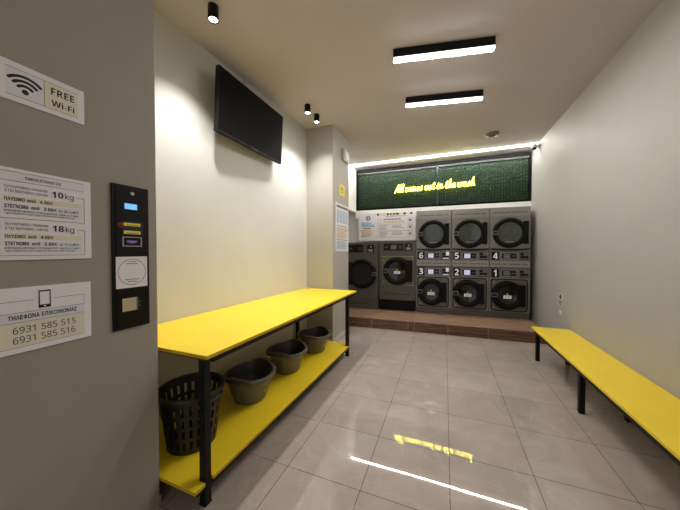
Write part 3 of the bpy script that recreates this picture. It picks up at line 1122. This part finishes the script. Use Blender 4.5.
tri(f, -.345, 1.265, off=.0135); tri(f, -.345, .73, off=.0135)
d = round_door(t, 'washer_door', .0, 1.0, .352, .225, -1, M['glass_dark'], True, True, hinge=(.2, .27))
d.location.y = -.012

# 18 kg dryer half hidden by the column
cx = -2.05
t = thing('front_loading_dryer', 'grey front-loading dryer half hidden behind the column', 'tumble dryer', (cx, 6.905 + .05 * (cx - .55), ZP + .0015), math.atan(.05))
b = MB(M['steel_dark']); b.box(-.46, .46, 0, .46, 0, 1.718, bev=.006)
b.build('cabinet', t)
b = MB(M['steel_dark']); b.box(-.45, .45, -.008, -.001, .006, .22, bev=.003, seg=1)
h = b.build('lower_panel', t)
b = MB(M['ink']); letter(b, sans('ΣΤΕΓΝΩΤΗΡΙΟ / DRYER 18kg'), -.36, .36, .09, .135, front(.009), M['ink'], .006); b.build('lettering', h, recalc=False)
b = MB(M['steel_dark']); b.box(-.45, .45, -.008, -.001, .225, .448, bev=.003, seg=1)
lp = b.build('lint_panel', t)
b = MB(M['black']); b.lathe([(.001, -.014), (.016, -.013), (.016, -.0085)], 16, axis='y', c=(.24, 0, .37)); b.build('lock', lp)
big_controls(t, -.34, .06, 1.46, 1.66, .17, .345, M['display'])
d = round_door(t, 'dryer_door', .03, .905, .385, .275, 1, M['glass_dark'], False, False, hinge=(.27, .3))

# ------------------------------------------------------------------ price board above the two big machines
t = thing('wall_price_board', 'wide white printed board on the back wall above the two big machines', 'sign', (0, 0, 0))
yb = YB - .15
b = MB(M['paper']); b.box(-2.265, -.702, yb, yb + .02, 1.98, 2.75, bev=.002, seg=1)
b.build('panel', t)
BP = lambda off: (lambda u, v: (u, yb - off, v))
B1, B2 = BP(.001), BP(.002)
b = MB(M['ink'])
W_, H_ = 1.563, .77
def bu(x): return -2.265 + (x - 38) / 602. * W_
def bv(y): return 2.75 - (y - 92) / 280. * H_ * .93
ring2(b, bu(145), bv(148), .045, .068, B1, M['ink_grey'], n=28)
rect(b, bu(133), bu(140), bv(168), bv(128), B2, M['ink']); rect(b, bu(150), bu(158), bv(168), bv(135), B2, M['ink_blue_dark'])
b.build('round_emblem', t, recalc=False)
b = MB(M['ink_blue'])
def rows(u0, u1, v0, v1, n, m, seed, words=6, fill=.55):
    rnd = random.Random(seed)
    hh = (v1 - v0) / n
    for i in range(n):
        u = u0 + rnd.random() * .02
        end = u1 - rnd.random() * (u1 - u0) * .25
        while u < end:
            w = (u1 - u0) / words * (.5 + rnd.random())
            w = min(w, end - u)
            rect(b, u, u + w * .88, v1 - (i + 1) * hh + hh * (1 - fill) / 2, v1 - i * hh - hh * (1 - fill) / 2, B1, m)
            u += w
rows(bu(68), bu(215), bv(245), bv(188), 4, M['ink_blue'], 1, 4, .7)
rows(bu(85), bu(205), bv(268), bv(248), 1, M['ink_grey'], 2, 4, .5)
rows(bu(68), bu(218), bv(332), bv(272), 4, M['ink_orange'], 3, 4, .55)
rows(bu(62), bu(170), bv(346), bv(334), 1, M['ink_grey'], 4, 4, .6)
b.build('notice_text', t, recalc=False)
b = MB(M['ink'])
rect(b, bu(240), bu(605), bv(124), bv(100), B1, M['paper_cream'])
for u0, u1 in ((240, 262), (345, 368), (380, 395), (410, 430), (440, 470), (515, 540), (582, 605)):
    rect(b, bu(u0), bu(u1), bv(122), bv(103), B2, M['ink'])
rows(bu(325), bu(600), bv(142), bv(130), 1, M['ink_orange'], 5, 8, .6)
rows(bu(305), bu(540), bv(178), bv(156), 1, M['ink_blue_dark'], 6, 7, .5)
rows(bu(305), bu(535), bv(208), bv(182), 2, M['ink_orange'], 7, 7, .5)
for y in (225, 295):
    rows(bu(262), bu(360), bv(y + 55), bv(y), 4, M['ink_grey'], y, 4, .3)
    rows(bu(400), bu(525), bv(y + 40), bv(y), 3, M['ink_grey'], y + 1, 5, .3)
    line(b, [(bu(248), bv(y + 62)), (bu(605), bv(y + 62)), (bu(605), bv(y - 5)), (bu(248), bv(y - 5)), (bu(248), bv(y + 62))], .004, B2, M['ink_grey'])
for y in (160, 228, 298):
    line(b, [(bu(560), bv(y + 45)), (bu(600), bv(y + 45)), (bu(600), bv(y)), (bu(560), bv(y)), (bu(560), bv(y + 45))], .006, B2, M['ink_grey'])
    rect(b, bu(570), bu(592), bv(y + 32), bv(y + 12), B1, M['ink_grey'])
line(b, [(bu(252), bv(210)), (bu(285), bv(210)), (bu(285), bv(168)), (bu(252), bv(168)), (bu(252), bv(210))], .006, B2, M['ink_grey'])
b.build('price_table', t, recalc=False)

# poster and note on the column side
cxs = -1.904
CP = lambda off: (lambda u, v: (cxs + off, u, v))
t = thing('instructions_sign', 'tall white instructions poster with blue and ochre text on the column side', 'poster', (0, 0, 0))
b = MB(M['paper']); b.box(cxs, cxs + .012, 4.64, 5.34, 1.70, 2.62, bev=.002, seg=1)
b.build('panel', t)
B1, B2 = CP(.013), CP(.014)
b = MB(M['ink']); rect(b, 4.68, 5.30, 2.54, 2.585, B1, M['ink_grey'])
b.build('heading', t, recalc=False)
b = MB(M['ink_blue']); rect(b, 4.68, 5.30, 2.24, 2.51, B1, M['paper_blue'])
B1_, B1 = B1, B2
for k in range(4):
    rows(4.69 + k * .155, 4.69 + k * .155 + .14, 2.25, 2.50, 7, M['ink_blue'], 20 + k, 2, .6)
rows(4.68, 5.30, 2.185, 2.205, 1, M['ink_grey'], 30, 8, .6)
rows(4.68, 5.30, 1.95, 2.17, 8, M['ink_orange'], 31, 7, .55)
rows(4.68, 5.30, 1.915, 1.935, 1, M['ink_grey'], 32, 8, .6)
rows(4.68, 5.30, 1.74, 1.90, 7, M['ink_blue'], 33, 7, .6)
b.build('printed_text', t, recalc=False)

t = thing('notice_sign', 'small square yellow notice stuck on the column above the poster', 'notice', (0, 0, 0))
b = MB(M['note']); b.box(cxs, cxs + .004, 4.84, 5.14, 2.80, 3.02)
b.build('sheet', t)
b = MB(M['ink']); B1 = CP(.005)
rows(4.90, 5.08, 2.90, 2.97, 2, M['ink_grey'], 40, 4, .5)
rows(4.90, 5.06, 2.85, 2.88, 1, M['ink_grey'], 41, 4, .5)
b.build('printed_text', t, recalc=False)

# ------------------------------------------------------------------ green hedge panel behind the neon
GX0, GX1, GZ0, GZ1 = -2.345, XR - .012, 2.845, 3.975
gy = YB - .055
t = thing('hedge_panel', 'wide dark green artificial hedge panel in a black frame above the machines', 'wall panel', (0, 0, 0))
b = MB(M['frame_black'])
fw = .045
b.box(GX0, GX0 + fw, gy - .05, gy + .05, GZ0, GZ1); b.box(GX1 - fw, GX1, gy - .05, gy + .05, GZ0, GZ1)
b.box(GX0 + fw, GX1 - fw, gy - .05, gy + .05, GZ0, GZ0 + fw * .9); b.box(GX0 + fw, GX1 - fw, gy - .05, gy + .05, GZ1 - .09, GZ1)
b.build('frame', t)
b = MB(M['frame_grey']); b.box(GX0 + fw, GX1 - fw, gy - .04, gy - .005, GZ1 - .13, GZ1 - .095)
b.build('top_rail', t)
b = MB(M['mullion']); b.box(-.215, -.155, gy - .045, gy + .0, GZ0 + fw, GZ1 - .09, bev=.006)
b.build('mullion', t)
b = MB(M['hedge'])
nx, nz = 150, 40
x0, x1, z0, z1 = GX0 + fw, GX1 - fw, GZ0 + fw * .9, GZ1 - .09
rn = random.Random(3)
g = [[b.bm.verts.new((x0 + (x1 - x0) * i / nx, gy + .03 + rn.uniform(-.014, .014), z0 + (z1 - z0) * j / nz)) for i in range(nx + 1)] for j in range(nz + 1)]
for j in range(nz):
    for i in range(nx):
        b.bm.faces.new([g[j][i], g[j][i + 1], g[j + 1][i + 1], g[j + 1][i]])
for _ in range(5200):            # small leaves
    x, z = rn.uniform(x0 + .02, x1 - .02), rn.uniform(z0 + .02, z1 - .02)
    y = gy + .012 + rn.uniform(-.008, .01)
    a, r = rn.uniform(0, 6.28), rn.uniform(.012, .022)
    dx, dz = math.cos(a) * r, math.sin(a) * r
    tl = rn.uniform(-.008, .008)
    b.face([(x - dx, y, z - dz), (x - dz * .5, y + tl, z + dx * .5), (x + dx, y - .006, z + dz), (x + dz * .5, y - tl, z - dx * .5)])
b.build('hedge_foliage', t, recalc=False)
b = MB(M['wire'])
k = 0
xx = x0 + .05
while xx < x1:
    b.box(xx - .007, xx + .007, gy - .012, gy - .006, z0, z1 - .06)
    xx += .062
zz = z0 + .05
while zz < z1 - .05:
    b.box(x0, x1, gy - .018, gy - .0125, zz - .006, zz + .006)
    zz += .075
b.build('wire_grid', t)

# ------------------------------------------------------------------ neon lettering
G = {
 'A': ([[(0, -.12), (.2, .1), (.5, .95), (.82, 1.75), (.95, 2.0), (.98, 1.5), (.98, .6), (1.02, .1), (1.2, .05)], [(.25, .7), (.6, .85), (1.15, .82)]], 1.25),
 'l': ([[(0, .05), (.3, .8), (.5, 1.6), (.45, 1.98), (.28, 1.85), (.2, 1.1), (.2, .3), (.35, 0), (.6, .18)]], .58),
 'c': ([[(.72, .8), (.5, 1.), (.18, .75), (.12, .3), (.38, 0), (.7, .1), (.95, .4)]], .85),
 'o': ([[(.5, 1.), (.18, .75), (.14, .28), (.42, 0), (.74, .25), (.74, .75), (.5, 1.), (.62, .82), (.95, .85)]], .9),
 'm': ([[(0, .75), (.12, 1.), (.2, .7), (.18, 0), (.26, .6), (.48, 1.), (.6, .7), (.58, 0), (.66, .6), (.9, 1.), (1.02, .7), (1.02, .15), (1.2, .05), (1.35, .3)]], 1.32),
 'e': ([[(0, .25), (.4, .45), (.62, .75), (.45, 1.), (.18, .78), (.14, .3), (.4, 0), (.72, .12), (.9, .4)]], .85),
 's': ([[(0, .2), (.35, .65), (.5, 1.02), (.55, .65), (.62, .25), (.4, 0), (.15, .12)]], .8),
 'u': ([[(0, .8), (.1, 1.), (.12, .4), (.3, 0), (.58, .2), (.72, 1.), (.74, .3), (.9, 0), (1.1, .3)]], 1.05),
 't': ([[(0, .3), (.28, .9), (.42, 1.7), (.36, .9), (.34, .3), (.5, 0), (.78, .3)], [(.08, 1.2), (.75, 1.27)]], .75),
 'i': ([[(0, .3), (.24, .95), (.25, .3), (.4, 0), (.66, .3)], [(.3, 1.35), (.33, 1.45)]], .64),
 'n': ([[(0, .75), (.12, 1.), (.2, .7), (.18, 0), (.26, .6), (.5, 1.), (.64, .7), (.64, .15), (.82, .05), (.98, .3)]], .98),
 'h': ([[(0, .05), (.3, .8), (.48, 1.6), (.42, 1.98), (.26, 1.8), (.2, 1.), (.18, 0), (.28, .65), (.52, .98), (.66, .7), (.66, .15), (.84, .05), (1., .3)]], 1.0),
 'w': ([[(0, .8), (.1, 1.), (.12, .35), (.32, 0), (.56, .3), (.62, .9), (.64, .35), (.84, 0), (1.1, .4), (1.12, 1.), (1.32, .85)]], 1.3),
 'a': ([[(.72, .82), (.48, 1.), (.18, .72), (.14, .25), (.38, 0), (.64, .3), (.76, .98), (.76, .3), (.92, 0), (1.1, .3)]], 1.05),
}
def catmull(P, n=6):
    P = [Vector((p[0], p[1])) for p in P]
    if len(P) < 3:
        return P
    Q = [P[0] * 2 - P[1]] + P + [P[-1] * 2 - P[-2]]
    out = []
    for i in range(1, len(Q) - 2):
        a, b_, c, d = Q[i - 1], Q[i], Q[i + 1], Q[i + 2]
        for k in range(n):
            s = k / n
            out.append(.5 * ((2 * b_) + (c - a) * s + (2 * a - 5 * b_ + 4 * c - d) * s * s + (3 * b_ - a - 3 * c + d) * s ** 3))
    out.append(P[-1])
    return out
strokes, penx, words = [], 0., []
for word in ('All', 'comes', 'out', 'in', 'the', 'wash'):
    cur = []
    for ch in word:
        sts, adv = G[ch]
        for st in sts:
            cur.append([(p.x + penx + .22 * p.y, p.y) for p in catmull(st)])
        penx += adv + .12
    words.append(cur)
    penx += .45
total = penx - .45
sx = 1.93 / total
NY = gy - .085
nx0, nz0 = -1.262, 3.262
nt = thing('neon_sign', 'glowing yellow script neon reading All comes out in the wash on the hedge', 'neon sign', (0, 0, 0))
def npt(u, v): return (nx0 + u * sx, NY, nz0 + u * sx * .018 + v * .102)
for cur in words:
    b = MB(M['neon'])
    for st in cur:
        b.tube([npt(*p) for p in st], .0052, n=6)
    b.build('neon_word', nt)
b = MB(M['wire'])
for u in (1.2, 6.2, 10.6, 16, 20):
    if u < total:
        x, y, z = npt(u, .4)
        b.box(x - .006, x + .006, NY + .009, gy - .02, z - .006, z + .006)
b.build('tube_support', nt)

# ------------------------------------------------------------------ light, world, camera
w = bpy.data.worlds.new('World')
S.world = w
w.use_nodes = True
w.node_tree.nodes['Background'].inputs['Color'].default_value = (1., .97, .93, 1)
w.node_tree.nodes['Background'].inputs['Strength'].default_value = .5

def area(name, loc, rot, sx_, sy_, e, col=(1, .97, .93)):
    la = bpy.data.lights.new(name, 'AREA')
    la.shape = 'RECTANGLE'
    la.size, la.size_y = sx_, sy_
    la.energy = e
    la.color = col
    o = bpy.data.objects.new(name, la)
    COL.objects.link(o)
    o.location = loc
    o.rotation_euler = rot
    return o

cam = bpy.data.cameras.new('camera')
cam.sensor_width = 36.
cam.lens = 36 * 268.664 / 680
cam.clip_start = .02
co = bpy.data.objects.new('camera', cam)
COL.objects.link(co)
co.location = (0, 0, 1.72046)
co.rotation_euler = (PI / 2 - .0172239, 0, .371735)
S.camera = co
S.view_settings.view_transform = 'Standard'
S.view_settings.look = 'None'
S.view_settings.exposure = .40
